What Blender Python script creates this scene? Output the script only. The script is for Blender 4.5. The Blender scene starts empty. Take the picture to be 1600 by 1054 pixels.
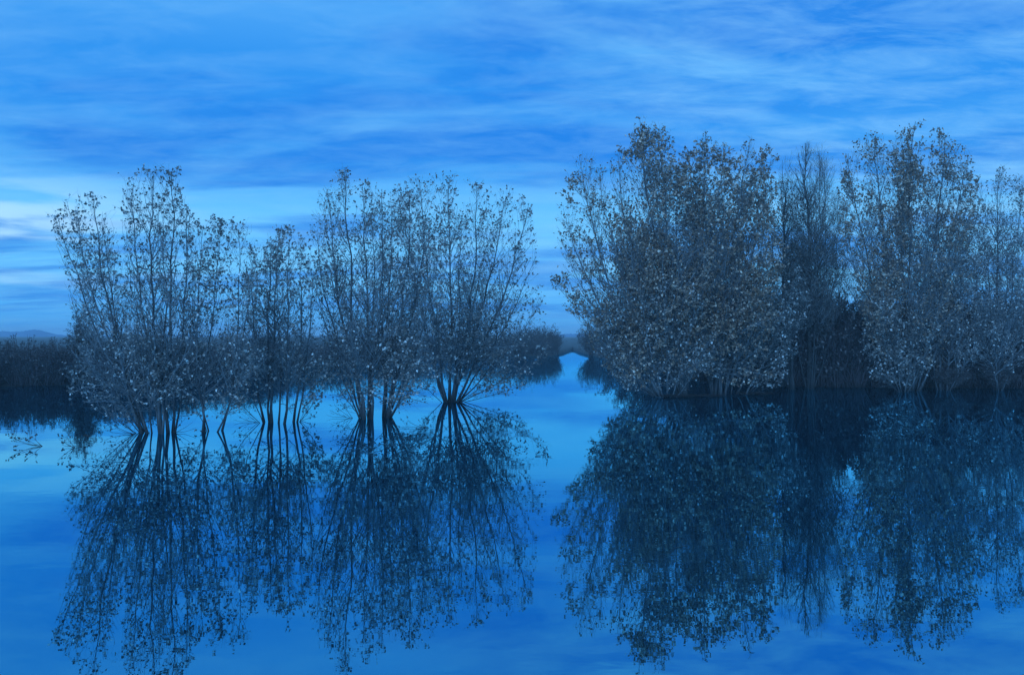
import bpy, math, random
import numpy as np
from mathutils import Vector

random.seed(4)
S = bpy.context.scene
COL = S.collection
R = math.radians

# ------------------------------------------------------------------ camera
F, HX, HY, CH = 1386.0, 800.0, 523.0, 2.0       # focal length and horizon in photo pixels, eye height in metres
cam_d = bpy.data.cameras.new('camera')
cam_d.sensor_width = 36.0
cam_d.lens = 36.0 * F / 1600.0
cam_d.clip_start, cam_d.clip_end = 0.1, 20000.0
cam = bpy.data.objects.new('camera', cam_d)
COL.objects.link(cam)
cam.location = (0, 0, CH)
cam.rotation_euler = (R(90) - 4.0 / F, 0, 0)
S.camera = cam

# ------------------------------------------------------------------ view
S.view_settings.view_transform = 'Standard'
S.view_settings.look = 'None'
S.view_settings.gamma = 1.0
S.view_settings.use_curve_mapping = False
S.view_settings.exposure = 0.0

# ------------------------------------------------------------------ world: blue dusk sky under streaky cloud
SUN_EL, SUN_ROT = 24.0, 200.0
W = bpy.data.worlds.new('World')
S.world = W
W.use_nodes = True
nt = W.node_tree
nt.nodes.clear()
N, L = nt.nodes, nt.links


def srgb(r, g, b):
    f = lambda c: c / 12.92 if c <= 0.04045 else ((c + 0.055) / 1.055) ** 2.4
    return (f(r / 255), f(g / 255), f(b / 255), 1.0)


def nd(tree, kind, **kw):
    n = tree.nodes.new(kind)
    for k, v in kw.items():
        setattr(n, k, v)
    return n


def wire(tree, a, b):
    tree.links.new(a, b)


def mathn(tree, op, a, b=None, clamp=False):
    n = nd(tree, 'ShaderNodeMath', operation=op, use_clamp=clamp)
    for i, v in enumerate((a, b)):
        if v is None:
            continue
        if isinstance(v, (int, float)):
            n.inputs[i].default_value = v
        else:
            wire(tree, v, n.inputs[i])
    return n.outputs[0]


def ramp(tree, fac, stops, interp='LINEAR'):
    n = nd(tree, 'ShaderNodeValToRGB')
    cr = n.color_ramp
    cr.interpolation = interp
    while len(cr.elements) < len(stops):
        cr.elements.new(0.5)
    for e, (p, c) in zip(cr.elements, stops):
        e.position = p
        e.color = c if len(c) == 4 else (*c, 1)
    wire(tree, fac, n.inputs[0])
    return n.outputs[0]


def mixc(tree, fac, a, b, blend='MIX'):
    n = nd(tree, 'ShaderNodeMix', data_type='RGBA', blend_type=blend)
    if isinstance(fac, (int, float)):
        n.inputs[0].default_value = fac
    else:
        wire(tree, fac, n.inputs[0])
    for i, v in ((6, a), (7, b)):
        if isinstance(v, tuple):
            n.inputs[i].default_value = v
        else:
            wire(tree, v, n.inputs[i])
    return n.outputs[2]


tc = nd(nt, 'ShaderNodeTexCoord')
sep = nd(nt, 'ShaderNodeSeparateXYZ')
wire(nt, tc.outputs['Generated'], sep.inputs[0])
X, Y, Z = sep.outputs
zc = mathn(nt, 'MAXIMUM', Z, 0.0)
grad = ramp(nt, zc, [
    (0.00, srgb(62, 164, 244)), (0.028, srgb(66, 168, 246)), (0.070, srgb(100, 192, 252)),
    (0.130, srgb(100, 190, 251)), (0.180, srgb(66, 158, 236)), (0.240, srgb(42, 140, 230)),
    (0.290, srgb(46, 142, 230)), (0.340, srgb(72, 158, 236)), (0.55, srgb(76, 158, 234)), (1.0, srgb(76, 152, 230))])
den = mathn(nt, 'ADD', zc, 0.10)
cx = mathn(nt, 'DIVIDE', X, den)
cy = mathn(nt, 'DIVIDE', Y, den)
comb = nd(nt, 'ShaderNodeCombineXYZ')
wire(nt, cx, comb.inputs[0])
wire(nt, cy, comb.inputs[1])


def cloud_noise(scale, sx, sy, rot, off, detail=6, rough=0.6, dist=0.6):
    mp = nd(nt, 'ShaderNodeMapping')
    mp.inputs['Location'].default_value = off
    mp.inputs['Rotation'].default_value = (0, 0, R(rot))
    mp.inputs['Scale'].default_value = (sx, sy, 1)
    wire(nt, comb.outputs[0], mp.inputs[0])
    n = nd(nt, 'ShaderNodeTexNoise')
    n.inputs['Scale'].default_value = scale
    n.inputs['Detail'].default_value = detail
    n.inputs['Roughness'].default_value = rough
    n.inputs['Distortion'].default_value = dist
    wire(nt, mp.outputs[0], n.inputs['Vector'])
    return n.outputs['Fac']


broad = cloud_noise(0.8, 0.6, 1.4, -38, (3.1, 2.3, 0), 7, 0.55, 0.3)
wisp = cloud_noise(1.5, 0.55, 1.5, -48, (7.3, 4.2, 0), 8, 0.58, 0.5)
fine = cloud_noise(4.5, 0.7, 1.3, -50, (1.3, 9.2, 0), 8, 0.66, 0.4)
dark = ramp(nt, broad, [(0.40, (1, 1, 1)), (0.56, (0, 0, 0))], 'EASE')
lite = ramp(nt, wisp, [(0.46, (0, 0, 0)), (0.76, (1, 1, 1))], 'EASE')
fin = ramp(nt, fine, [(0.40, (0, 0, 0)), (0.8, (1, 1, 1))])
# brighter, whiter cloud high on the right and low on the far left
right = ramp(nt, mathn(nt, 'ADD', mathn(nt, 'MULTIPLY', X, 1.0), mathn(nt, 'MULTIPLY', Z, 0.9)), [(0.16, (0, 0, 0)), (0.62, (1, 1, 1))], 'EASE')
leftb = ramp(nt, mathn(nt, 'MULTIPLY', X, -1.0), [(0.28, (0, 0, 0)), (0.52, (1, 1, 1))], 'EASE')
lowb = ramp(nt, zc, [(0.02, (0, 0, 0)), (0.07, (1, 1, 1)), (0.12, (1, 1, 1)), (0.17, (0, 0, 0))])
leftlow = mathn(nt, 'MULTIPLY', leftb, lowb)
darkc = mixc(nt, mathn(nt, 'MULTIPLY', dark, 0.8), grad, srgb(14, 116, 218))
w1 = mathn(nt, 'MULTIPLY', lite, mathn(nt, 'ADD', mathn(nt, 'MULTIPLY', right, 0.50), 0.42))
c1 = mixc(nt, w1, darkc, srgb(112, 190, 246))
c2 = mixc(nt, mathn(nt, 'MULTIPLY', fin, mathn(nt, 'ADD', mathn(nt, 'MULTIPLY', right, 0.34), 0.26)), c1, srgb(142, 206, 250))
# low banks of cloud on the left: level bright bars
bar = nd(nt, 'ShaderNodeTexNoise')
bar.inputs['Scale'].default_value = 1.0
bar.inputs['Detail'].default_value = 6
bar.inputs['Distortion'].default_value = 0.3
mpb = nd(nt, 'ShaderNodeMapping')
mpb.inputs['Scale'].default_value = (5.0, 5.0, 42.0)
wire(nt, tc.outputs['Generated'], mpb.inputs[0])
wire(nt, mpb.outputs[0], bar.inputs['Vector'])
barf = ramp(nt, bar.outputs['Fac'], [(0.44, (0, 0, 0)), (0.62, (1, 1, 1))], 'EASE')
c3 = mixc(nt, mathn(nt, 'MULTIPLY', mathn(nt, 'MULTIPLY', barf, lowb), mathn(nt, 'ADD', mathn(nt, 'MULTIPLY', leftb, 0.9), 0.07)), c2, srgb(172, 222, 254))
lowall = mathn(nt, 'MULTIPLY', leftlow, 0.0)
sky = nd(nt, 'ShaderNodeTexSky', sky_type='NISHITA')
sky.sun_disc = False
sky.sun_elevation = R(SUN_EL)
sky.sun_rotation = R(SUN_ROT)
nish = mixc(nt, 1.0, sky.outputs[0], (0.020, 0.055, 0.105, 1), 'MULTIPLY')
tot = mixc(nt, 0.92, nish, c3)
scl = nd(nt, 'ShaderNodeVectorMath', operation='SCALE')
wire(nt, tot, scl.inputs[0])
scl.inputs['Scale'].default_value = 10.0
bg = nd(nt, 'ShaderNodeBackground')
bg.inputs['Strength'].default_value = 0.118
wire(nt, scl.outputs[0], bg.inputs['Color'])
wo = nd(nt, 'ShaderNodeOutputWorld')
wire(nt, bg.outputs[0], wo.inputs['Surface'])

# ------------------------------------------------------------------ soft dusk sun behind thin cloud, from behind the camera
sl = bpy.data.lights.new('sun', 'SUN')
sl.energy = 3.3
sl.angle = R(50)
sl.color = (0.20, 0.50, 1.0)
sun = bpy.data.objects.new('sun', sl)
COL.objects.link(sun)
sd = Vector((math.sin(R(SUN_ROT)) * math.cos(R(SUN_EL)), math.cos(R(SUN_ROT)) * math.cos(R(SUN_EL)), math.sin(R(SUN_EL))))
sun.rotation_euler = sd.to_track_quat('Z', 'Y').to_euler()


# ------------------------------------------------------------------ materials
def material(name):
    m = bpy.data.materials.new(name)
    m.use_nodes = True
    t = m.node_tree
    b = t.nodes['Principled BSDF']
    return m, t, b


def leaf_material(name, dark, mid, pale, translucent=0.22, rough=0.45):
    m, t, b = material(name)
    at = nd(t, 'ShaderNodeAttribute', attribute_name='tone')
    c = ramp(t, at.outputs['Fac'], [(0.0, dark), (0.55, mid), (0.85, pale), (1.0, tuple(min(1, v * 1.5) for v in pale))])
    wire(t, c, b.inputs['Base Color'])
    b.inputs['Roughness'].default_value = rough
    b.inputs['Specular IOR Level'].default_value = 0.45
    tr = nd(t, 'ShaderNodeBsdfTranslucent')
    wire(t, c, tr.inputs['Color'])
    mx = nd(t, 'ShaderNodeMixShader')
    mx.inputs[0].default_value = translucent
    out = t.nodes['Material Output']
    wire(t, b.outputs[0], mx.inputs[1])
    wire(t, tr.outputs[0], mx.inputs[2])
    wire(t, mx.outputs[0], out.inputs['Surface'])
    return m


def bark_material(name, a, b_, scale=14):
    m, t, b = material(name)
    g = nd(t, 'ShaderNodeTexCoord')
    mp = nd(t, 'ShaderNodeMapping')
    mp.inputs['Scale'].default_value = (1, 1, 0.25)
    wire(t, g.outputs['Object'], mp.inputs[0])
    n = nd(t, 'ShaderNodeTexNoise')
    n.inputs['Scale'].default_value = scale
    n.inputs['Detail'].default_value = 5
    wire(t, mp.outputs[0], n.inputs['Vector'])
    base = ramp(t, n.outputs['Fac'], [(0.35, a), (0.65, b_)])
    sp = nd(t, 'ShaderNodeSeparateXYZ')
    wire(t, g.outputs['Object'], sp.inputs[0])
    wet = ramp(t, mathn(t, 'ADD', sp.outputs[2], mathn(t, 'MULTIPLY', n.outputs['Fac'], 0.2)), [(0.16, (0.35, 0.35, 0.35)), (0.42, (1, 1, 1))])
    wire(t, mixc(t, 1.0, base, wet, 'MULTIPLY'), b.inputs['Base Color'])
    bp = nd(t, 'ShaderNodeBump')
    bp.inputs['Distance'].default_value = 0.01
    wire(t, n.outputs['Fac'], bp.inputs['Height'])
    wire(t, bp.outputs[0], b.inputs['Normal'])
    b.inputs['Roughness'].default_value = 0.85
    return m


M_LEAF = leaf_material('cottonwood_leaf', (0.060, 0.047, 0.038), (0.24, 0.19, 0.16), (0.70, 0.62, 0.55))
M_LEAFW = leaf_material('brown_cottonwood_leaf', (0.065, 0.038, 0.024), (0.30, 0.170, 0.105), (0.64, 0.48, 0.36))
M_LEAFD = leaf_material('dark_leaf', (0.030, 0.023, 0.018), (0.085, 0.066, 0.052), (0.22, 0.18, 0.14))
M_BRUSH = leaf_material('brush_leaf', (0.025, 0.020, 0.018), (0.070, 0.055, 0.050), (0.16, 0.13, 0.115), 0.1, 0.8)
M_BARK = bark_material('wet_grey_bark', (0.028, 0.028, 0.028), (0.10, 0.10, 0.10))
M_PALE = bark_material('pale_bark', (0.06, 0.058, 0.054), (0.15, 0.145, 0.135))
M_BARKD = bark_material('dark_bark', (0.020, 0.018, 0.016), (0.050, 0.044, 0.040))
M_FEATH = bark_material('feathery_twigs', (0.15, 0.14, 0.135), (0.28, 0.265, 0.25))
M_TWIG = bark_material('twig_bark', (0.12, 0.12, 0.12), (0.23, 0.23, 0.23))
M_BRUSHW = bark_material('brush_twigs', (0.040, 0.026, 0.026), (0.095, 0.062, 0.060))

# ------------------------------------------------------------------ small helpers
RG = np.random.default_rng(11)


def nrm(v):
    return v / np.maximum(np.linalg.norm(v, axis=-1, keepdims=True), 1e-9)


def mesh_np(name, v, f, mat=None, tone=None, smooth=False):
    me = bpy.data.meshes.new(name)
    v = np.ascontiguousarray(v, dtype=np.float32).reshape(-1, 3)
    f = np.ascontiguousarray(f, dtype=np.int32)
    n, k = f.shape
    me.vertices.add(len(v))
    me.vertices.foreach_set('co', v.ravel())
    me.loops.add(n * k)
    me.loops.foreach_set('vertex_index', f.ravel())
    me.polygons.add(n)
    me.polygons.foreach_set('loop_start', np.arange(0, n * k, k, dtype=np.int32))
    me.update(calc_edges=True)
    me.validate()
    if smooth:
        me.polygons.foreach_set('use_smooth', np.ones(len(me.polygons), dtype=bool))
    if tone is not None:
        a = me.attributes.new('tone', 'FLOAT', 'FACE')
        a.data.foreach_set('value', np.ascontiguousarray(tone, dtype=np.float32)[:len(me.polygons)])
    if mat:
        me.materials.append(mat)
    return me


def link(name, me, parent=None, **props):
    o = bpy.data.objects.new(name, me)
    COL.objects.link(o)
    if parent:
        o.parent = parent
    for k, v in props.items():
        o[k] = v
    return o


def tubes(P, Rr, s=4):
    """P (N,K,3) centre lines, Rr (N,K) radii -> vertices and quads of N tubes."""
    n, k, _ = P.shape
    T = np.empty_like(P)
    T[:, 1:-1] = P[:, 2:] - P[:, :-2] if k > 2 else 0
    T[:, 0] = P[:, 1] - P[:, 0]
    T[:, -1] = P[:, -1] - P[:, -2]
    T = nrm(T)
    ref = np.zeros((n, 1, 3))
    ov = nrm(P[:, -1] - P[:, 0])
    ax = np.argmin(np.abs(ov), axis=1)
    ref[np.arange(n), 0, ax] = 1
    U = nrm(np.cross(T, ref))
    V = np.cross(T, U)
    a = np.linspace(0, 2 * np.pi, s, endpoint=False)
    ring = (U[:, :, None] * np.cos(a)[None, None, :, None] + V[:, :, None] * np.sin(a)[None, None, :, None])
    vert = P[:, :, None] + ring * Rr[:, :, None, None]
    base = (np.arange(n)[:, None, None] * k + np.arange(k - 1)[None, :, None]) * s
    j = np.arange(s)[None, None, :]
    j2 = (j + 1) % s
    f = np.stack([base + j, base + j2, base + s + j2, base + s + j], axis=-1).reshape(-1, 4)
    return vert.reshape(-1, 3), f


def leaf_mesh(pos, direc, size, rng, wide=0.78):
    n = len(pos)
    d = nrm(direc)
    r = rng.normal(size=(n, 3))
    side = nrm(np.cross(d, r))
    up = np.cross(side, d)
    s = size[:, None]
    fold = s * rng.uniform(0.02, 0.28, (n, 1))
    curl = s * rng.uniform(-0.15, 0.2, (n, 1))
    w = wide * rng.uniform(0.75, 1.15, (n, 1))
    p0 = pos
    p1 = pos + d * s * 0.36 + side * s * 0.5 * w + up * fold
    p2 = pos + d * s + up * curl
    p3 = pos + d * s * 0.36 - side * s * 0.5 * w + up * fold
    v = np.stack([p0, p1, p2, p3], axis=1).reshape(-1, 3)
    b = (np.arange(n) * 4)[:, None]
    f = np.concatenate([b + [0, 1, 2], b + [0, 2, 3]], axis=1).reshape(-1, 3)
    return v, f


def px2w(px, py, d):
    return np.array([(px - HX) * d / F, d, CH - (py - HY) * d / F])


def dist(py):
    return F * CH / (py - HY)


def w2px(P):
    return HX + F * P[..., 0] / P[..., 1], HY + F * (CH - P[..., 2]) / P[..., 1]


def inpoly(x, y, poly):
    c = np.zeros(x.shape, bool)
    for (x1, y1), (x2, y2) in zip(poly, poly[1:] + poly[:1]):
        hit = ((y1 > y) != (y2 > y)) & (x < (x2 - x1) * (y - y1) / ((y2 - y1) + 1e-9) + x1)
        c ^= hit
    return c


def grow(P, Rr, cnt, trange, ang, length, up, npts, rng, rratio=0.6, rmin=0.002, noise=0.12, tip_short=0.6, env=None, azbias=None, rtip=0.4):
    """children of the centre lines P: cnt per parent (array), each starting at parameter t of its parent"""
    n, k, _ = P.shape
    idx = np.repeat(np.arange(n), cnt)
    m = len(idx)
    t = rng.uniform(trange[0], trange[1], m)
    g = t * (k - 1)
    i0 = np.minimum(g.astype(int), k - 2)
    fr = (g - i0)[:, None]
    p = P[idx, i0] * (1 - fr) + P[idx, i0 + 1] * fr
    tan = nrm(P[idx, i0 + 1] - P[idx, i0])
    rad = Rr[idx, i0] * (1 - fr[:, 0]) + Rr[idx, i0 + 1] * fr[:, 0]
    v = rng.normal(size=(m, 3))
    if azbias is not None:
        v += azbias
    perp = nrm(v - (v * tan).sum(1, keepdims=True) * tan)
    a = rng.uniform(ang[0], ang[1], m)
    if len(ang) == 4:      # angle at the foot -> angle near the tip
        a = rng.uniform(ang[0], ang[1], m) * (1 - t) + rng.uniform(ang[2], ang[3], m) * t
    a = np.radians(a)[:, None]
    d = nrm(np.cos(a) * tan + np.sin(a) * perp)
    Lp = np.linalg.norm(np.diff(P, axis=1), axis=2).sum(1)[idx]
    ln = length(t, Lp, m)
    Q = np.empty((m, npts, 3))
    Q[:, 0] = p
    D = d.copy()
    seg = (ln / (npts - 1))[:, None]
    for q in range(1, npts):
        Q[:, q] = Q[:, q - 1] + D * seg
        D = nrm(D + np.array([0, 0, up]) * (2.0 / npts) + rng.normal(size=(m, 3)) * noise)
    r0 = np.maximum(rad * rratio * rng.uniform(0.6, 1.0, m), rmin)
    r0 = np.minimum(r0, 0.012 * ln + rmin)
    RR = r0[:, None] * np.linspace(1, rtip, npts)[None]
    RR = np.maximum(RR, rmin * 0.7)
    keep = Q[:, :, 2].min(1) > 0.03
    if env is not None:
        tx, ty = w2px(Q[:, -1])
        out = ~inpoly(tx, ty, env)
        Q[out] = Q[out][:, :1] + (Q[out] - Q[out][:, :1]) * 0.45
        tx, ty = w2px(Q[:, -1])
        keep &= inpoly(tx, ty, env) | (rng.random(m) < 0.05)
    return Q[keep], RR[keep]


def fbm(p, seed, scale):
    """cheap smooth 3-D pattern from summed sines: leafy and bare patches"""
    r = np.random.default_rng(seed)
    s = np.zeros(len(p))
    for o in range(7):
        k = r.normal(size=3)
        k = k / np.linalg.norm(k) * scale * (0.8 + 0.35 * o)
        s += np.sin(p @ k + r.uniform(0, 6.28)) / (1 + 0.25 * o)
    return s / 3.0


def empty_at(name, loc, **props):
    o = bpy.data.objects.new(name, None)
    o.empty_display_size = 0.3
    COL.objects.link(o)
    o.location = loc
    for k, v in props.items():
        o[k] = v
    return o


def tree(label, base, stems, seed, leaf=0.07, twigs=1.0, leaves=1.0, env=None, group='leafy trees standing in the flood water',
         stem_r=0.035, bark=None, leafmat=None, twigmat=None, side_len=0.34, low=0.17, ang=(38, 62, 22, 38), leafless_top=0.0,
         n1=9.0, n2=5.6, n3=3.2, clump=0.35, name='cottonwood_tree', droop=0.25, open_mid=0.0, twig_len=1.0, up1=0.55, big=22, bushy=0):
    """stems: (dx px at base, tip px, tip py, bow px, depth offset m at tip[, radius factor])"""
    rng = np.random.default_rng(seed)
    d = dist(base[1])
    root = px2w(base[0], base[1], d)
    root[2] = 0.0
    T = empty_at(name, root, label=label, category='tree', group=group)
    bark = bark or M_BARK
    twigmat = twigmat or M_TWIG
    leafmat = leafmat or M_LEAF
    K = 13
    SP, SR = [], []
    for st in stems:
        dx, tx, ty, bow, dy = st[:5]
        rf = st[5] if len(st) > 5 else 1.0
        b = root + np.array([dx * d / F, rng.uniform(-0.25, 0.25), -0.05])
        tip = px2w(tx, ty, d + dy)
        mid = (b + tip) / 2 + np.array([bow * d / F, 0, 0])
        u = np.linspace(0, 1, K)[:, None]
        c = (1 - u) ** 2 * b + 2 * u * (1 - u) * mid + u ** 2 * tip
        LL = np.linalg.norm(tip - b)
        wob = np.cumsum(rng.normal(size=(K, 3)) * np.array([1, 1, 0.3]), axis=0)
        wob -= wob[0] + (wob[-1] - wob[0]) * u
        c = c + wob * LL * 0.006
        rr = stem_r * rf * (LL / 6) ** 0.5 * (1 - u[:, 0] * 0.90) ** 0.9
        rr[0] *= 1.2
        rr[1:] *= rng.uniform(0.93, 1.07, K - 1)
        SP.append(c)
        SR.append(np.maximum(rr, 0.004))
    SP, SR = np.array(SP), np.array(SR)
    Ls = np.linalg.norm(np.diff(SP, axis=1), axis=2).sum(1)
    # limbs
    c1 = np.maximum((Ls * n1 * twigs ** 0.5).astype(int), 3)
    A, AR = grow(SP, SR, c1, (low, 0.97), ang, lambda t, Lp, m: Lp * side_len * (1.08 - 0.58 * t) * rng.uniform(0.35, 1.0, m) + 0.12,
                 up1, 7, rng, 0.62, 0.0035, 0.09, env=env)
    if bushy:      # low spreading branches just above the water
        B, BR = grow(SP, SR, np.full(len(SP), bushy), (0.10, 0.36), (40, 88), lambda t, Lp, m: Lp * rng.uniform(0.10, 0.40, m),
                     -0.02, 7, rng, 0.5, 0.0035, 0.15, env=env)
        A, AR = np.concatenate([A, B]), np.concatenate([AR, BR])
    LA = np.linalg.norm(np.diff(A, axis=1), axis=2).sum(1)
    c2 = np.maximum((LA * n2 * twigs).astype(int), 2)
    B2, B2R = grow(A, AR, c2, (0.15, 0.98), (25, 55), lambda t, Lp, m: (Lp * 0.42 * (1.1 - 0.6 * t) + 0.08) * rng.uniform(0.45, 1.0, m) * twig_len,
                   0.35, 3, rng, 0.6, 0.0022, 0.13, env=env)
    S2, S2R = grow(SP, SR, (Ls * 7 * twigs).astype(int), (0.30, 0.99), (25, 50), lambda t, Lp, m: rng.uniform(0.15, 0.55, m) * twig_len,
                   0.35, 3, rng, 0.5, 0.0022, 0.13, env=env)
    B2, B2R = np.concatenate([B2, S2]), np.concatenate([B2R, S2R])
    LB = np.linalg.norm(np.diff(B2, axis=1), axis=2).sum(1)
    c3 = np.maximum((LB * n3 * 2.1).astype(int), 1)
    C3, C3R = grow(B2, B2R, c3, (0.2, 1.0), (22, 55), lambda t, Lp, m: rng.uniform(0.06, 0.24, m) * twig_len, 0.25, 2, rng, 0.6, 0.0016, 0.1, env=None)
    # stems as parts, the biggest limbs as sub-parts
    own = []
    for i in range(len(SP)):
        v, f = tubes(SP[i:i + 1] - root, SR[i:i + 1], 8)
        own.append(link('stem', mesh_np('stem', v, f, bark, smooth=True), T))
    order = np.argsort(-LA)
    bigs = order[:big]
    for i in bigs:
        v, f = tubes(A[i:i + 1] - root, AR[i:i + 1], 6)
        gap = np.linalg.norm(SP - A[i, 0], axis=2).min(1)
        link('branch', mesh_np('branch', v, f, bark if bark is not M_BARK else M_TWIG, smooth=True), own[int(np.argmin(gap))])
    rest = order[big:]
    if len(rest):
        v, f = tubes(A[rest] - root, AR[rest], 3)
        link('small_branches', mesh_np('small_branches', v, f, bark if bark is not M_BARK else M_TWIG), T, kind='stuff')
    v1, f1 = tubes(B2 - root, B2R, 3)
    v2, f2 = tubes(C3 - root, C3R, 3)
    link('twigs', mesh_np('twigs', np.concatenate([v1, v2]), np.concatenate([f1, f2 + len(v1)]), twigmat), T, kind='stuff')
    # leaves
    nl = (3.3 if seed < 108 else 4.0) * leaves

    def along(Pn, per, lo):
        n, k, _ = Pn.shape
        cnt = rng.poisson(per, n)
        idx = np.repeat(np.arange(n), cnt)
        t = lo + (1 - lo) * rng.random(len(idx)) ** 0.5
        g = t * (k - 1)
        i0 = np.minimum(g.astype(int), k - 2)
        fr = (g - i0)[:, None]
        return Pn[idx, i0] * (1 - fr) + Pn[idx, i0 + 1] * fr, nrm(Pn[idx, i0 + 1] - Pn[idx, i0])
    p1, t1 = along(C3, nl * 0.75, 0.3)
    p2, t2 = along(B2, nl * 0.9, 0.25)
    p, tt = np.concatenate([p1, p2]), np.concatenate([t1, t2])
    hgt = p[:, 2] / max(SP[:, -1, 2].max(), 0.1)
    fb = fbm(p, seed + 5, 2.8)
    keep = rng.random(len(p)) < np.clip(1 - clump + fb * clump * 1.9, 0.08, 1)
    if open_mid > 0:
        keep &= rng.random(len(p)) < 1 - open_mid * np.interp(hgt, [0, 0.30, 0.42, 0.58, 0.74, 1], [0, 0, 1, 0.9, 0.15, 0])
    if leafless_top > 0:
        keep &= rng.random(len(p)) > leafless_top * np.clip((hgt - 0.5) * 3, 0, 1)
    keep &= p[:, 2] > 0.16 + 0.22 * rng.random(len(p))
    if env is not None:
        ex, ey = w2px(p)
        ex = ex + rng.normal(0, 7, len(p)) + 9 * fbm(p, seed + 9, 1.6)
        keep &= inpoly(ex, ey, env)
    p, tt = p[keep], tt[keep]
    dd = tt * 0.5 + rng.normal(size=p.shape) * 0.75 - np.array([0, 0, droop])
    sz = leaf * rng.uniform(0.4, 1.25, len(p))
    v, f = leaf_mesh(p - root, dd, sz, rng)
    tone = np.repeat(np.clip(rng.beta(2.2, 2.4, len(p)) + fb[keep] * 0.05, 0, 1), 2)
    link('foliage', mesh_np('foliage', v, f, leafmat, tone), T, kind='stuff')
    print('tree', base, 'limbs', len(A), 'twigs', len(B2), len(C3), 'leaves', len(p))
    return T


# ------------------------------------------------------------------ terrain and water
def bank_d(px):
    """distance of the shoreline seen in photo column px"""
    ys = np.interp(px, [-400, 40, 250, 380, 500, 600, 700, 800, 866, 884, 894, 906, 930, 960, 1010, 1100, 1230, 1350, 1560, 2000],
                   [612, 603, 596, 584, 573, 567, 562, 557, 555, 550, 546, 550, 557, 563, 578, 597, 604, 605, 606, 612])
    return dist(ys)


th = np.concatenate([np.linspace(-180, -42, 40, endpoint=False), np.linspace(-42, 42, 420), np.linspace(42, 180, 41)[1:-1]])
tr = np.radians(th)
u = np.clip(np.tan(np.clip(tr, -0.9, 0.9)) * F + HX, -400, 2000)
front = np.abs(th) < 60
bd = np.where(np.abs(th) < 60, bank_d(u) / np.cos(np.clip(tr, -1.05, 1.05)), 0)
side = np.interp(np.abs(th), [60, 100, 150, 180], [58, 30, 7, 5])
bd = np.where(front, bd, side)
steps = np.array([-30, -4, -1.5, -0.4, 0, 0.25, 0.7, 1.6, 4, 9, 18, 40, 100, 300, 700, 1200, 1900])
hts = np.array([-1.4, -0.9, -0.4, -0.1, 0.0, 0.10, 0.22, 0.32, 0.42, 0.5, 0.6, 0.8, 1.0, 1.1, 1.2, 1.3, 1.4])
gv = []
for i in range(len(th)):
    for s_, h_ in zip(steps, hts):
        r_ = max(bd[i] + s_, 0.4)
        wv = 0.25 * math.sin(th[i] * 3.1) + 0.15 * math.sin(th[i] * 11.7 + 1)
        zz = h_ + (0.12 * wv if 0.25 <= s_ < 100 else 0)
        gv.append((r_ * math.sin(tr[i]), r_ * math.cos(tr[i]), zz))
ns = len(steps)
gf = [(i * ns + j, ((i + 1) % len(th)) * ns + j, ((i + 1) % len(th)) * ns + j + 1, i * ns + j + 1) for i in range(len(th)) for j in range(ns - 1)]
m, t, b = material('bank_soil')
g = nd(t, 'ShaderNodeTexCoord')
n = nd(t, 'ShaderNodeTexNoise')
n.inputs['Scale'].default_value = 0.6
n.inputs['Detail'].default_value = 10
wire(t, g.outputs['Object'], n.inputs['Vector'])
wire(t, ramp(t, n.outputs['Fac'], [(0.35, (0.022, 0.020, 0.018)), (0.65, (0.075, 0.068, 0.06))]), b.inputs['Base Color'])
b.inputs['Roughness'].default_value = 0.95
me = bpy.data.meshes.new('ground')
me.from_pydata(gv, [], gf)
me.materials.append(m)
link('ground', me, kind='structure')

m, t, b = material('still_water')
b.inputs['Base Color'].default_value = (0.002, 0.008, 0.021, 1)
b.inputs['Roughness'].default_value = 0.3
b.inputs['Specular IOR Level'].default_value = 0.0
gl = nd(t, 'ShaderNodeBsdfGlossy')
gl.inputs['Color'].default_value = (0.28, 0.79, 1.0, 1)
gl.inputs['Roughness'].default_value = 0.0
fr = nd(t, 'ShaderNodeFresnel')
fr.inputs['IOR'].default_value = 1.9
wmx = nd(t, 'ShaderNodeMixShader')
wire(t, mathn(t, 'ADD', mathn(t, 'MULTIPLY', fr.outputs[0], 0.54), 0.44), wmx.inputs[0])
wire(t, b.outputs[0], wmx.inputs[1])
wire(t, gl.outputs[0], wmx.inputs[2])
wire(t, wmx.outputs[0], t.nodes['Material Output'].inputs['Surface'])
g = nd(t, 'ShaderNodeTexCoord')
mp = nd(t, 'ShaderNodeMapping')
mp.inputs['Scale'].default_value = (0.8, 1.6, 1)
wire(t, g.outputs['Object'], mp.inputs[0])
n1_ = nd(t, 'ShaderNodeTexNoise')
n1_.inputs['Scale'].default_value = 2.2
n1_.inputs['Detail'].default_value = 3
wire(t, mp.outputs[0], n1_.inputs['Vector'])
n2_ = nd(t, 'ShaderNodeTexNoise')
n2_.inputs['Scale'].default_value = 0.22
n2_.inputs['Detail'].default_value = 3
wire(t, mp.outputs[0], n2_.inputs['Vector'])
calm = ramp(t, n2_.outputs['Fac'], [(0.42, (0.12, 0.12, 0.12)), (0.66, (1, 1, 1))])
bp = nd(t, 'ShaderNodeBump')
bp.inputs['Strength'].default_value = 1.0
bp.inputs['Distance'].default_value = 0.0015
wire(t, mathn(t, 'MULTIPLY', n1_.outputs['Fac'], calm), bp.inputs['Height'])
wire(t, bp.outputs[0], gl.inputs['Normal'])
wire(t, bp.outputs[0], fr.inputs['Normal'])
wv = [(-2000, -2000, 0), (2000, -2000, 0), (2000, 2000, 0), (-2000, 2000, 0)]
me = bpy.data.meshes.new('water')
me.from_pydata(wv, [], [(0, 1, 2, 3)])
me.materials.append(m)
link('water', me, kind='structure')

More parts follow.
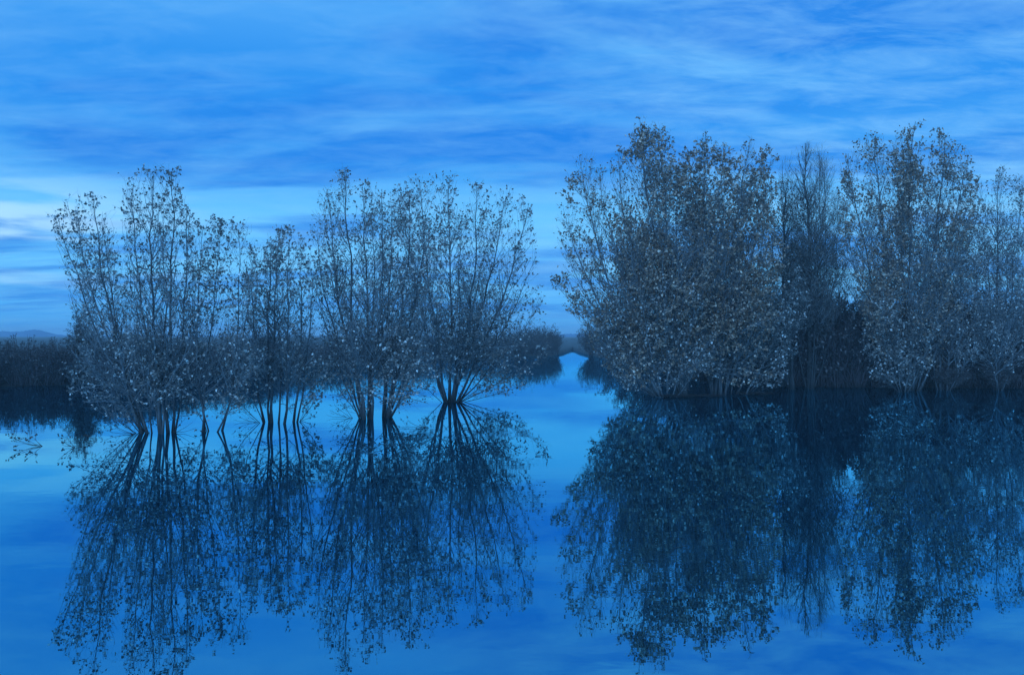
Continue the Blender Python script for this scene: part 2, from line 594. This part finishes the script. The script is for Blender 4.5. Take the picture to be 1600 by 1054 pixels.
# far hills on the left skyline
m, t, b = material('far_hill_rock')
b.inputs['Base Color'].default_value = (0.06, 0.13, 0.24, 1)
b.inputs['Roughness'].default_value = 1.0
hv, hf = [], []
D0 = 420.0
prof = [(-260, 521), (-150, 514), (-60, 519), (0, 517), (20, 518), (38, 517), (52, 514.5), (63, 516), (72, 519), (84, 522), (110, 524), (160, 523.5), (240, 522.5), (330, 523.5), (460, 525), (620, 524), (850, 524.5), (885, 521.5), (905, 521), (930, 523.5), (1100, 524.5)]
pxs = np.arange(-260, 1100, 3.0)
for pxx in pxs:
    yy = np.interp(pxx, [a[0] for a in prof], [a[1] for a in prof]) + 0.35 * math.sin(pxx * 0.9) + 0.25 * math.sin(pxx * 0.37 + 2)
    top = px2w(pxx, yy, D0)
    hv += [(top[0], D0 - 30, -2), (top[0], D0 - 10, top[2] * 0.45), (top[0], D0, top[2]), (top[0] * 1.1, D0 + 90, -2)]
for i in range(len(pxs) - 1):
    for j in range(3):
        hf.append((i * 4 + j, i * 4 + 4 + j, i * 4 + 5 + j, i * 4 + 1 + j))
me = bpy.data.meshes.new('far_hills')
me.from_pydata(hv, [], hf)
me.materials.append(m)
link('far_hills', me, kind='structure')


# ------------------------------------------------------------------ shrubs and thickets on the banks
def shrub_arrays(rng, h, spread, nst, twigs=6, leafn=10, leaf=0.05, erect=0.7, ntw2=2):
    """one shrub at the origin -> wood polylines + leaves"""
    a = rng.uniform(0, 6.283, nst)
    r0 = rng.uniform(0, 0.18, nst) * spread
    tilt = np.sqrt(rng.uniform(0, 1, nst)) * spread
    hh = h * rng.uniform(0.55, 1.0, nst) * (1 - 0.35 * (tilt / max(spread, 1e-3)) ** 2)
    P = np.empty((nst, 5, 3))
    for k in range(5):
        u_ = k / 4
        rad = r0 + tilt * (u_ ** (1.0 + erect))
        P[:, k, 0] = np.cos(a) * rad
        P[:, k, 1] = np.sin(a) * rad
        P[:, k, 2] = hh * u_
    P[:, 1:] += rng.normal(size=(nst, 4, 3)) * 0.03 * h * 0.5
    Rr = np.linspace(0.013, 0.004, 5)[None] * rng.uniform(0.6, 1.2, (nst, 1)) * (h / 2.5) ** 0.5
    Q, QR = grow(P, Rr, np.full(nst, twigs), (0.15, 1.0), (15, 45), lambda t, Lp, m: h * rng.uniform(0.08, 0.24, m), 0.4, 3, rng, 0.7, 0.003, 0.12)
    C, CR = grow(Q, QR, np.full(len(Q), ntw2), (0.2, 1.0), (20, 50), lambda t, Lp, m: h * rng.uniform(0.03, 0.09, m), 0.3, 2, rng, 0.8, 0.003, 0.1)
    v1, f1 = tubes(P, Rr, 3)
    v2, f2 = tubes(Q, QR, 3)
    v3, f3 = tubes(C, CR, 3)
    v = np.concatenate([v1, v2, v3])
    f = np.concatenate([f1, f2 + len(v1), f3 + len(v1) + len(v2)])
    n = len(C) * leafn // 4
    i = rng.integers(0, len(C), n)
    u_ = rng.random((n, 1))
    p = C[i, 0] * (1 - u_) + C[i, 1] * u_ + rng.normal(size=(n, 3)) * 0.015
    lv, lf = leaf_mesh(p, rng.normal(size=(n, 3)), leaf * rng.uniform(0.5, 1.2, n), rng, 0.5)
    return v, f, lv, lf


def merge_shrubs(name, places, variants, seed, **props):
    """places: (x, y, z, scale, zscale)"""
    rng = np.random.default_rng(seed)
    WV, WF, LV, LF = [], [], [], []
    wo_, lo_ = 0, 0
    for (x, y, z, s, sz) in places:
        v, f, lv, lf = variants[rng.integers(0, len(variants))]
        a = rng.uniform(0, 6.283)
        M = np.array([[math.cos(a), -math.sin(a), 0], [math.sin(a), math.cos(a), 0], [0, 0, 1]])
        sc = np.array([s, s, sz])
        o = np.array([x, y, z])
        WV.append((v @ M.T) * sc + o)
        WF.append(f + wo_)
        wo_ += len(v)
        LV.append((lv @ M.T) * sc + o)
        LF.append(lf + lo_)
        lo_ += len(lv)
    WV, WF, LV, LF = map(np.concatenate, (WV, WF, LV, LF))
    # quads of the wood and the leaf triangles in one mesh: leaves as quads of their two triangles' four corners
    lq = np.arange(len(LV)).reshape(-1, 4)
    V = np.concatenate([WV, LV])
    Fq = np.concatenate([WF, lq + len(WV)])
    me = mesh_np(name, V, Fq, M_BRUSHW, np.concatenate([np.full(len(WF), 0.5), rng.beta(2, 2.2, len(lq))]))
    me.materials.append(M_BRUSH)
    mi = np.concatenate([np.zeros(len(WF), np.int32), np.ones(len(lq), np.int32)])[:len(me.polygons)]
    me.polygons.foreach_set('material_index', mi)
    print(name, len(places), 'shrubs', len(Fq) * 2, 'tris')
    return link(name, me, **props)


rs = np.random.default_rng(77)
THK = [shrub_arrays(rs, 1.0, 0.5, 21, 3, 22, 0.048, 0.3, 1) for _ in range(7)]     # unit height


def scatter(px0, px1, topf, n, seed, depth=4.0, front=-0.35):
    r = np.random.default_rng(seed)
    out = []
    for i in range(n):
        px = px0 + (px1 - px0) * (i + r.random()) / n
        d0 = float(bank_d(px))
        d = d0 + front + depth * r.random() ** 1.5
        ty = topf(px) + r.normal() * 2 + r.random() * 5 - 4 * math.sin(px * 0.043 + seed) * math.sin(px * 0.017)
        x, y, z = px2w(px, ty, d)
        if z < 0.4:
            z = 0.4
        out.append((x, y, 0.02, z * r.uniform(0.55, 1.15), z * r.uniform(0.86, 1.06)))
    return out


def lin(pts):
    return lambda px: float(np.interp(px, [a[0] for a in pts], [a[1] for a in pts]))


topL = lin([(-80, 526), (60, 526), (100, 524), (150, 523), (330, 527), (420, 520), (520, 519), (600, 522), (800, 518)])
topC = lin([(560, 520), (700, 518), (760, 512), (800, 506), (850, 508), (885, 530)])
merge_shrubs('left_bank_thicket', scatter(-60, 420, topL, 190, 1, 3.5), THK, 2, kind='stuff', label='dark leafless brush massed along the left bank')
merge_shrubs('middle_bank_thicket', scatter(380, 872, lin([(380, 522), (560, 520), (700, 520), (760, 516), (810, 508), (850, 512), (872, 527)]), 130, 3, 6.0), THK, 4, kind='stuff',
             label='dark brush receding along the far bank behind the middle trees')
merge_shrubs('right_bank_thicket', scatter(1150, 1680, lin([(1150, 500), (1210, 466), (1300, 448), (1345, 452), (1380, 464), (1450, 460), (1560, 454), (1680, 460)]), 220, 5, 5.0), THK, 6, kind='stuff',
             label='tall dark thicket of thin upright stems behind the right-hand trees')
merge_shrubs('channel_bank_thicket', scatter(930, 1160, lin([(930, 516), (960, 500), (1010, 486), (1160, 490)]), 60, 7, 5.0), THK, 8, kind='stuff',
             label='dark brush on the right side of the channel behind the big trees')


def shrub(label, px, py, top, spread_px, seed, nst=60, mat=None, name='shrub', group=None, leafn=12, leaf=0.06, twigs=9, cat='shrub', ntw2=2, erect=0.3):
    rng = np.random.default_rng(seed)
    d = dist(py) + 0.5
    x, y, z = px2w(px, top, d)
    v, f, lv, lf = shrub_arrays(rng, z, spread_px * d / F, nst, twigs, leafn, leaf, erect, ntw2)
    T = empty_at(name, (x, y, 0.02), label=label, category=cat)
    if group:
        T['group'] = group
    link('twigs', mesh_np('twigs', v, f, M_BRUSHW), T, kind='stuff')
    link('foliage', mesh_np('foliage', lv, lf, mat or M_BRUSH, np.repeat(rng.beta(2, 2, len(lf) // 2), 2)), T, kind='stuff')
    return T


shrub('dense upright dark bush standing above the brush at far left', 130, 600, 482, 14, 21, 60, M_LEAFD, leafn=34, leaf=0.07, erect=0.1, twigs=12)
shrub('rounded bare bush at the channel mouth, left of the gap', 848, 554, 505, 24, 22, 120, leafn=24, leaf=0.08)
shrub('low bush beside the channel mouth, nearest the gap on its left', 866, 553, 513, 13, 23, 80, leafn=24, leaf=0.08)
shrub('dark bush at the channel mouth, right of the gap', 924, 556, 506, 22, 24, 120, leafn=24, leaf=0.09)
shrub('round brush mound in front of the middle bank, left of the big gap', 812, 557, 507, 32, 25, 130, leafn=24, leaf=0.09)
shrub('small pale reddish bush at the foot of the right-hand cottonwood', 1440, 608, 570, 22, 26, 60, leafn=22, leaf=0.05)
shrub('dark low brush hiding the foot of the slim tree beside the rounded crown', 1482, 611, 566, 26, 28, 80, leafn=26, leaf=0.05)
shrub('low leafy brush at the foot of the tree cut by the right edge', 1556, 611, 560, 26, 29, 80, leafn=26, leaf=0.05)
shrub('reddish leafy bush in the shade near the right edge', 1515, 607, 545, 30, 27, 70, leafn=22, leaf=0.05)

# ------------------------------------------------------------------ trees: left group
tree('slender sparse tree leaning left, leftmost of the trees in the water', (226, 676),
     [(-8, 92, 345, -18, 0.6), (-3, 145, 305, -22, -0.5), (3, 120, 330, -30, 0.9, 0.8), (8, 165, 380, -22, 0.2), (-10, 110, 460, -22, -0.8, 0.7),
      (0, 172, 410, -10, 1.0, 0.8), (-10, 110, 596, -8, -0.8, 0.5), (-8, 128, 548, -14, 0.6, 0.5), (-6, 150, 618, -6, -1.0, 0.4), (12, 205, 480, 4, -1.0, 0.7)],
     101, open_mid=0.5, leaf=0.062, twigs=0.85, leaves=1.1, side_len=0.32, bushy=7,
     env=[(80, 330), (110, 300), (160, 298), (178, 350), (190, 400), (225, 480), (300, 600), (285, 668), (200, 662), (105, 625), (98, 570), (118, 500), (100, 440), (88, 395)])
tree('tall slim tree with a high narrow crown, second from the left', (258, 676),
     [(0, 240, 272, -10, 0.3, 1.2), (4, 268, 268, 6, -0.4, 1.1), (-5, 208, 290, -14, 0.8), (7, 292, 320, 12, -0.7), (-10, 200, 400, -12, -0.9, 0.8),
      (12, 305, 430, 8, 1.0, 0.8), (3, 255, 330, 0, 1.2, 0.8)],
     102, open_mid=0.5, leaf=0.062, twigs=0.95, leaves=1.15, side_len=0.27, bushy=6,
     env=[(188, 262), (225, 255), (285, 262), (302, 330), (310, 400), (325, 520), (350, 620), (320, 668), (215, 668), (170, 620), (180, 480), (192, 400), (186, 330)])
tree('pair of thin forking stems with a low crown, third from the left', (331, 674),
     [(-9, 318, 352, -14, 0.3), (9, 372, 358, 22, -0.3), (-9, 345, 350, 2, 0.9, 0.8), (9, 392, 390, 30, 0.7, 0.8), (-9, 275, 560, -10, 0.7, 0.5), (9, 385, 560, 10, -0.7, 0.5), (-9, 300, 400, -12, -0.6, 0.7)],
     103, open_mid=0.5, leaf=0.064, twigs=0.95, leaves=1.4, side_len=0.36, bushy=7, stem_r=0.028,
     env=[(292, 340), (330, 335), (385, 345), (410, 385), (420, 480), (440, 600), (400, 655), (290, 655), (260, 600), (280, 480)])
tree('bushy tree with several stems and a dark pointed top, fourth from the left', (436, 660),
     [(-26, 398, 395, -22, 0.3), (-17, 425, 372, -14, -0.5), (-9, 440, 352, -8, 0.6, 1.1), (0, 432, 400, 4, 1.1, 0.8), (12, 452, 375, 6, -0.8), (20, 470, 385, 10, 0.4), (26, 486, 420, 12, -0.4, 0.8), (-26, 352, 580, -16, -0.6, 0.5), (26, 512, 575, 12, 0.6, 0.5), (-20, 370, 520, -16, 0.9, 0.5)],
     104, open_mid=0.5, leaf=0.068, twigs=1.05, leaves=1.35, side_len=0.31, bushy=6, clump=0.5,
     env=[(385, 385), (408, 375), (432, 345), (455, 352), (480, 375), (500, 400), (498, 480), (520, 560), (515, 632), (470, 648), (400, 648), (340, 640), (330, 560), (370, 480)])
# ------------------------------------------------------------------ trees: middle group
tree('tall upright tree with fine steep branches, left of the middle group', (574, 654),
     [(-6, 512, 300, -16, 0.4, 1.1), (-2, 538, 268, -8, -0.4, 1.2), (2, 566, 290, -2, 0.8, 1.1), (8, 596, 310, 6, -0.7), (-10, 495, 360, -22, -0.9, 0.9), (4, 580, 340, 4, 1.2, 0.8), (-12, 490, 430, -18, 0.9, 0.7), (-10, 506, 560, -14, -0.8, 0.5), (4, 545, 520, -6, -1.2, 0.5)],
     105, open_mid=0.5, leaf=0.064, twigs=1.1, leaves=0.95, side_len=0.28, bushy=5, clump=0.3,
     env=[(484, 330), (500, 285), (538, 258), (575, 280), (605, 300), (620, 380), (630, 500), (650, 620), (600, 650), (545, 652), (510, 610), (495, 500), (482, 430)])
tree('dense tree leaning right between the two tallest of the middle group', (598, 652),
     [(0, 612, 320, 2, 0.6), (4, 640, 300, 10, -0.4), (8, 665, 340, 14, 0.9), (10, 680, 400, 20, -0.8, 0.9), (-2, 600, 380, -2, -1.0, 0.8), (8, 650, 410, 18, 0.3, 0.9), (6, 628, 430, 8, -1.2, 0.8), (6, 668, 560, 14, -1.0, 0.5), (8, 640, 600, 8, -1.2, 0.5)],
     106, open_mid=0.5, leaf=0.070, twigs=1.1, leaves=0.95, side_len=0.30, bushy=5, clump=0.3,
     env=[(598, 320), (640, 290), (680, 300), (700, 360), (720, 500), (740, 600), (690, 640), (600, 648), (560, 610), (580, 480), (590, 400)])
tree('wide spreading tree with fanned stems, right end of the middle group', (704, 628),
     [(-8, 622, 300, -14, 0.6, 1.0), (-5, 655, 282, -8, -0.7, 1.1), (-2, 702, 278, -2, 0.9, 1.2), (2, 745, 288, 6, -0.9, 1.1), (5, 790, 310, 16, 0.5, 1.1), (9, 826, 318, 26, -0.6, 1.1), (12, 838, 400, 24, 0.8, 0.9),
      (10, 846, 470, 14, -0.5, 0.8), (3, 770, 350, 10, 1.6, 0.9), (-7, 640, 360, -12, 1.5, 0.9), (0, 720, 340, 2, -1.6, 0.9), (12, 814, 602, 12, -0.8, 0.5), (12, 858, 548, 18, 0.4, 0.6), (10, 800, 560, 14, -1.2, 0.5), (-10, 640, 560, -12, -1.0, 0.5)],
     107, open_mid=0.5, leaf=0.078, twigs=1.0, leaves=0.85, side_len=0.27, bushy=6, clump=0.35, big=30,
     env=[(604, 300), (650, 272), (705, 268), (765, 282), (832, 300), (846, 350), (838, 400), (852, 450), (852, 492), (862, 530), (850, 600), (800, 622), (640, 625), (600, 590), (600, 400)])
# ------------------------------------------------------------------ trees: right group
tree('leafy tree leaning out left over the channel, left edge of the right group', (1035, 618),
     [(-10, 905, 245, -30, 0.5, 1.1), (-8, 935, 262, -26, -0.8), (-14, 880, 325, -34, 0.8), (-12, 888, 400, -26, -0.8, 0.9), (-4, 968, 300, -14, 1.2), (-14, 925, 480, -22, 0.3, 0.8), (-2, 985, 360, -10, -1.4), (-14, 868, 440, -10, -1.5, 0.7)],
     108, leafmat=M_LEAFW, open_mid=0.3, leaf=0.092, twigs=1.0, leaves=1.15, side_len=0.29, bushy=8, clump=0.52, big=28, bark=M_TWIG,
     env=[(868, 330), (888, 240), (920, 230), (946, 262), (958, 320), (1040, 400), (1100, 480), (1120, 610), (980, 606), (925, 560), (915, 510), (860, 455), (850, 430), (878, 410), (870, 370)])
tree('very tall dense tree with the highest ragged top, beside the leaning tree', (1068, 618),
     [(-6, 1000, 190, -12, 0.5, 1.2), (-3, 1035, 202, -10, -0.6, 1.1), (-10, 965, 240, -22, 0.9, 1.0), (2, 1060, 260, -2, -1.2, 1.0), (0, 1020, 270, -8, 1.5), (-8, 985, 330, -18, -1.6, .9), (4, 1075, 350, 6, 1.8, .9), (6, 1100, 400, 12, -1.8, .8)],
     109, leafmat=M_LEAFW, open_mid=0.3, leaf=0.094, twigs=1.1, leaves=1.3, side_len=0.29, bushy=7, clump=0.52, big=30,
     env=[(950, 240), (985, 190), (1005, 180), (1050, 195), (1062, 240), (1085, 260), (1120, 400), (1140, 610), (980, 610), (940, 520), (960, 400), (955, 300)])
tree('broad dense tree with three ragged tops in the middle of the right group', (1124, 617),
     [(-8, 1075, 235, -10, 0.5, 1.1), (-4, 1103, 204, -6, -0.6, 1.2), (0, 1130, 222, 0, 0.9, 1.1), (4, 1172, 218, 8, -0.6, 1.1), (8, 1198, 230, 12, 0.8, 1.0), (-2, 1120, 300, -2, -1.6, .9), (7, 1160, 310, 10, 1.6, .9), (-8, 1085, 320, -12, 1.9, .9), (9, 1200, 340, 16, -1.4, .9)],
     110, leafmat=M_LEAFW, leaf=0.096, twigs=1.15, leaves=1.3, side_len=0.29, bushy=7, clump=0.52, big=30,
     env=[(1050, 250), (1080, 225), (1103, 198), (1120, 220), (1150, 225), (1172, 208), (1185, 235), (1200, 222), (1215, 240), (1225, 300), (1235, 420), (1225, 600), (1060, 612), (1045, 500), (1050, 350)])
tree('pale slanting low tree leaning right at the water, in front of the dark thicket', (1158, 616),
     [(4, 1252, 415, 14, -0.5, 1.2), (-6, 1215, 440, 12, -0.9), (8, 1262, 470, 16, 0.4, .9), (10, 1232, 545, 12, -0.8, .7), (-14, 1165, 430, -2, 0.6, .9), (12, 1222, 590, 8, -0.6, .6), (-20, 1120, 470, -6, -0.9, .8)],
     111, leaf=0.088, twigs=1.0, leaves=0.9, side_len=0.28, bushy=5, bark=M_PALE, twigmat=M_PALE, clump=0.3, stem_r=0.03,
     env=[(1090, 420), (1160, 410), (1240, 405), (1266, 430), (1268, 520), (1240, 608), (1100, 612), (1070, 540)])
tree('low spreading leafy sapling at the left foot of the big right-hand trees', (1040, 620),
     [(-8, 965, 470, -8, -0.6), (-12, 940, 520, -10, -1.0, .8), (4, 1040, 440, 0, -1.2), (-4, 1000, 450, -6, -1.4), (10, 1085, 470, 6, -1.0), (-14, 955, 575, -8, -1.2, .7), (14, 1110, 530, 8, -1.3, .7)],
     112, leaf=0.084, twigs=1.1, leaves=0.8, side_len=0.32, bushy=6, twigmat=M_PALE, bark=M_TWIG, stem_r=0.026, clump=0.3,
     env=[(925, 500), (960, 440), (1040, 420), (1110, 440), (1140, 540), (1130, 612), (980, 610), (930, 580)])
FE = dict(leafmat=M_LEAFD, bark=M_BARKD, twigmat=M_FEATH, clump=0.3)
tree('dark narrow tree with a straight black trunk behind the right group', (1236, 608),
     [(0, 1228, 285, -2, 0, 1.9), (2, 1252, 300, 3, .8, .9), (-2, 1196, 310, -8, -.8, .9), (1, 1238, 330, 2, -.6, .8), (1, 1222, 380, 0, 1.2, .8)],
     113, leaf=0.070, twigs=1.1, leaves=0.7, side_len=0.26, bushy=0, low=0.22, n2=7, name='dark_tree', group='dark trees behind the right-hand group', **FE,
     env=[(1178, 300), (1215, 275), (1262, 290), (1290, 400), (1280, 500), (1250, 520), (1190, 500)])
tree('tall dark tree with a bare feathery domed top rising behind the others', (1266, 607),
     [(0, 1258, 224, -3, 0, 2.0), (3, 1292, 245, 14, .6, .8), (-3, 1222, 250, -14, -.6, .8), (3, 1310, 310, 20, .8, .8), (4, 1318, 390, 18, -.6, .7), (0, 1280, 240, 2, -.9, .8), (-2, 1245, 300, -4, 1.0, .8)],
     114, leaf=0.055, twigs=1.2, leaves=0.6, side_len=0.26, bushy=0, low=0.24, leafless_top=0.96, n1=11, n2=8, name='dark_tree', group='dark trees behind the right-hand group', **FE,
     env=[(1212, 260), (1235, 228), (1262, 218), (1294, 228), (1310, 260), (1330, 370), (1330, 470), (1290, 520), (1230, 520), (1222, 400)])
tree('large leafy tree with a rounded many-pointed crown at the right', (1424, 610),
     [(-4, 1368, 212, -18, 0.5, 1.2), (0, 1430, 190, 0, -0.5, 1.3), (4, 1475, 215, 10, 0.8, 1.2), (6, 1512, 245, 20, -0.8, 1.1), (-6, 1325, 240, -26, 0.9, 1.1), (-6, 1318, 320, -26, -1.0), (2, 1400, 230, -4, 1.8, 1.0),
      (8, 1535, 300, 26, 1.2, 1.0), (2, 1450, 300, 6, -1.8, .9), (-4, 1355, 340, -16, 1.8, .9), (8, 1500, 350, 18, -1.6, .9), (-8, 1312, 400, -18, .6, .8), (-8, 1330, 445, -12, -.8, .7), (8, 1545, 390, 18, 1.6, .8)],
     115, leafmat=M_LEAFW, open_mid=0.3, leaf=0.092, twigs=1.1, leaves=1.1, side_len=0.28, bushy=3, low=0.25, clump=0.62, big=34,
     env=[(1304, 250), (1330, 222), (1366, 198), (1390, 215), (1430, 182), (1475, 202), (1520, 238), (1548, 290), (1550, 400), (1520, 480), (1480, 600), (1380, 600), (1350, 500), (1320, 440), (1306, 350)])
tree('pale leafed low tree in front of the thicket, under the rounded crown', (1408, 612),
     [(-4, 1372, 470, -10, -0.5), (0, 1400, 455, -2, -0.8), (4, 1430, 470, 6, -0.4), (-6, 1352, 530, -12, -0.9, .8), (6, 1460, 500, 10, -0.8, .9), (-2, 1365, 580, -6, -1, .7)],
     116, leaf=0.085, twigs=1.1, leaves=0.9, side_len=0.30, bushy=4, twigmat=M_PALE, bark=M_PALE, stem_r=0.026, clump=0.3,
     env=[(1340, 470), (1400, 440), (1450, 450), (1475, 520), (1465, 605), (1365, 605), (1340, 560)])
tree('slim tree between the rounded crown and the right edge', (1474, 610),
     [(0, 1466, 330, -4, 0.4, 1.3), (4, 1506, 350, 10, -.6), (-3, 1440, 380, -8, .8), (5, 1530, 420, 14, .6, .8), (6, 1545, 470, 12, -.6, .8), (2, 1490, 400, 4, 1.0, .8)],
     117, open_mid=0.3, leaf=0.075, twigs=1.2, leaves=0.85, side_len=0.24, bushy=3, bark=M_BARK, clump=0.3,
     env=[(1430, 340), (1470, 315), (1520, 340), (1545, 430), (1550, 600), (1440, 600), (1430, 450)])
tree('small-leafed tree cut by the right edge of the view', (1560, 610),
     [(0, 1562, 268, 0, 0.4, 1.2), (4, 1598, 290, 8, -.6), (-4, 1535, 340, -8, .8), (-3, 1520, 400, -8, -.8, .8), (5, 1622, 320, 14, .8), (2, 1580, 350, 4, -1.2, .9)],
     118, open_mid=0.3, leaf=0.068, twigs=1.3, leaves=0.8, side_len=0.26, bushy=5, clump=0.3,
     env=[(1510, 340), (1545, 300), (1562, 255), (1600, 275), (1650, 320), (1660, 600), (1520, 605), (1512, 450)])


# ------------------------------------------------------------------ sprigs standing in the shallow water
def sprig(label, px, py, tips, seed, leaf=0.045, group='sprigs breaking the water surface', n=5):
    rng = np.random.default_rng(seed)
    d = dist(py)
    root = px2w(px, py, d)
    root[2] = 0
    T = empty_at('submerged_sprig', root, label=label, category='sprig', group=group)
    P = []
    for (tx, ty) in tips:
        tip = px2w(tx, ty, d + rng.uniform(-0.3, 0.3)) - root
        u_ = np.linspace(0, 1, 5)[:, None]
        mid = tip * 0.5 + np.array([0, 0, -0.12 * abs(tip[0])])
        P.append(np.array([0, 0, -0.02]) * (1 - u_) ** 2 + 2 * u_ * (1 - u_) * mid + u_ ** 2 * tip)
    P = np.array(P)
    P[:, 1:, 2] = np.maximum(P[:, 1:, 2], 0.02)
    PR = np.tile(np.linspace(0.006, 0.002, 5), (len(P), 1))
    A, AR = grow(P + root, PR, np.full(len(P), n), (0.25, 1), (20, 50), lambda t, Lp, m: rng.uniform(0.08, 0.25, m), 0.1, 3, rng, 0.7, 0.0018, 0.12)
    A = A - root
    for i in range(len(P)):
        v, f = tubes(P[i:i + 1], PR[i:i + 1], 5)
        link('stem', mesh_np('stem', v, f, M_BARK), T)
    if len(A):
        v, f = tubes(A, AR, 3)
        link('twigs', mesh_np('twigs', v, f, M_BARK), T, kind='stuff')
        k = len(A) * 4
        i = rng.integers(0, len(A), k)
        u_ = rng.uniform(0.3, 1, (k, 1))
        p = A[i, 1] * (1 - u_) + A[i, 2] * u_
        dd = rng.normal(size=p.shape)
        ok = p[:, 2] > 0.04
        v, f = leaf_mesh(p[ok], dd[ok], leaf * rng.uniform(0.6, 1.2, ok.sum()), rng)
        link('foliage', mesh_np('foliage', v, f, M_LEAFD, np.repeat(rng.beta(2, 3, ok.sum()), 2)), T, kind='stuff')


sprig('leafy sprig lying low on the water at the left edge', 68, 697, [(42, 686), (30, 690), (50, 681), (22, 684)], 31, n=7)
sprig('thin forked twig poking out of the water right of the leafy edge sprig', 118, 699, [(92, 686), (96, 694), (104, 683)], 32, n=3)
sprig('small leafy twig in the water left of the leaning tree', 150, 690, [(128, 684), (140, 680)], 33, n=3)
sprig('bare twigs fanning from the water left of the first stems', 212, 678, [(170, 660), (180, 668), (165, 672), (190, 655)], 34, n=5, leaf=0.03)
sprig('bent twigs rising right of the second tree', 268, 676, [(300, 660), (306, 668), (290, 652)], 35, n=3)
sprig('small leafy sprig right of the fourth tree', 468, 657, [(486, 640), (494, 646), (480, 632)], 36, n=5)
sprig('bare twigs fanning from the water left of the fourth tree stems', 405, 660, [(372, 650), (365, 655), (380, 642)], 37, n=5, leaf=0.03)
sprig('fine twigs fanning low left of the upright middle tree', 552, 653, [(522, 632), (515, 640), (530, 622), (510, 648)], 38, n=6, leaf=0.03)
sprig('long level twig lying on the water between the middle trees', 672, 668, [(612, 664), (640, 660), (655, 658)], 39, n=4, leaf=0.03)

# ------------------------------------------------------------------ drift and roots along the foot of the right group
for k, (px, py, w_, h_) in enumerate([(1062, 620, 34, .10), (1108, 619, 24, .07), (1180, 616, 30, .08)]):
    rng = np.random.default_rng(60 + k)
    d = dist(py)
    c = px2w(px, py, d)
    nn = 60
    P = np.empty((nn, 4, 3))
    a = rng.normal(0, 0.35, nn)
    ln = rng.uniform(0.2, 0.9, nn) * w_ * d / F
    cxs = rng.normal(0, 0.4, nn) * w_ * d / F
    for q in range(4):
        s_ = (q / 3 - 0.5) * ln
        P[:, q, 0] = cxs + np.cos(a) * s_
        P[:, q, 1] = rng.normal(0, 0.02, nn) + np.sin(a) * s_ + rng.normal(0, 0.1, nn)
        P[:, q, 2] = rng.uniform(0.0, h_, nn)
    v, f = tubes(P, np.tile(np.linspace(0.014, 0.006, 4), (nn, 1)), 4)
    link('driftwood', mesh_np('driftwood', v, f, M_BARKD), None, kind='stuff').location = (c[0], c[1], 0)

LBL = ['thin pale reed floating level on the water below the rounded crown', 'thin pale reed floating among the dark tree reflections']
rng = np.random.default_rng(90)
proto = None
for k, (px, py) in enumerate([(1345, 681), (1362, 683), (1372, 700), (1385, 735), (1402, 751), (1422, 752), (1440, 754), (1350, 756), (1330, 748), (1400, 762), (1062, 855), (1165, 768), (1190, 712), (1160, 713)]):
    d = dist(py)
    if proto is None:
        P = np.array([[[-0.16, 0, 0.004], [-0.05, 0.02, 0.007], [0.06, 0.015, 0.007], [0.17, -0.01, 0.004]]])
        v, f = tubes(P, np.full((1, 4), 0.0035), 5)
        proto = mesh_np('floating_reed', v, f, M_PALE)
    o = link('floating_reed', proto, label=LBL[0] if k < 10 else LBL[1], category='reed', group='floating reeds by the rounded crown reflection' if k < 10 else 'floating reeds among dark reflections')
    o.location = px2w(px, py, d)
    o.rotation_euler = (0, 0, rng.normal(0, 0.5))
    s_ = rng.uniform(0.35, 0.8)
    o.scale = (s_, s_, s_)
# ------------------------------------------------------------------ dusk air over the water
hz = bpy.data.materials.new('dusk_air')
hz.use_nodes = True
hz.node_tree.nodes.clear()
vo = nd(hz.node_tree, 'ShaderNodeVolumePrincipled')
vo.inputs['Color'].default_value = (0.80, 0.95, 1.0, 1)
vo.inputs['Density'].default_value = 0.0014
oo = nd(hz.node_tree, 'ShaderNodeOutputMaterial')
wire(hz.node_tree, vo.outputs[0], oo.inputs['Volume'])
bv = [(x, y, z) for z in (-3, 11.5) for y in (-2300, 2300) for x in (-2300, 2300)]
me = bpy.data.meshes.new('haze')
me.from_pydata(bv, [], [(0, 2, 3, 1), (4, 5, 7, 6), (0, 1, 5, 4), (2, 6, 7, 3), (0, 4, 6, 2), (1, 3, 7, 5)])
me.materials.append(hz)
link('haze', me, kind='stuff')
print('faces', sum(len(o.data.polygons) for o in S.objects if o.type == 'MESH'))
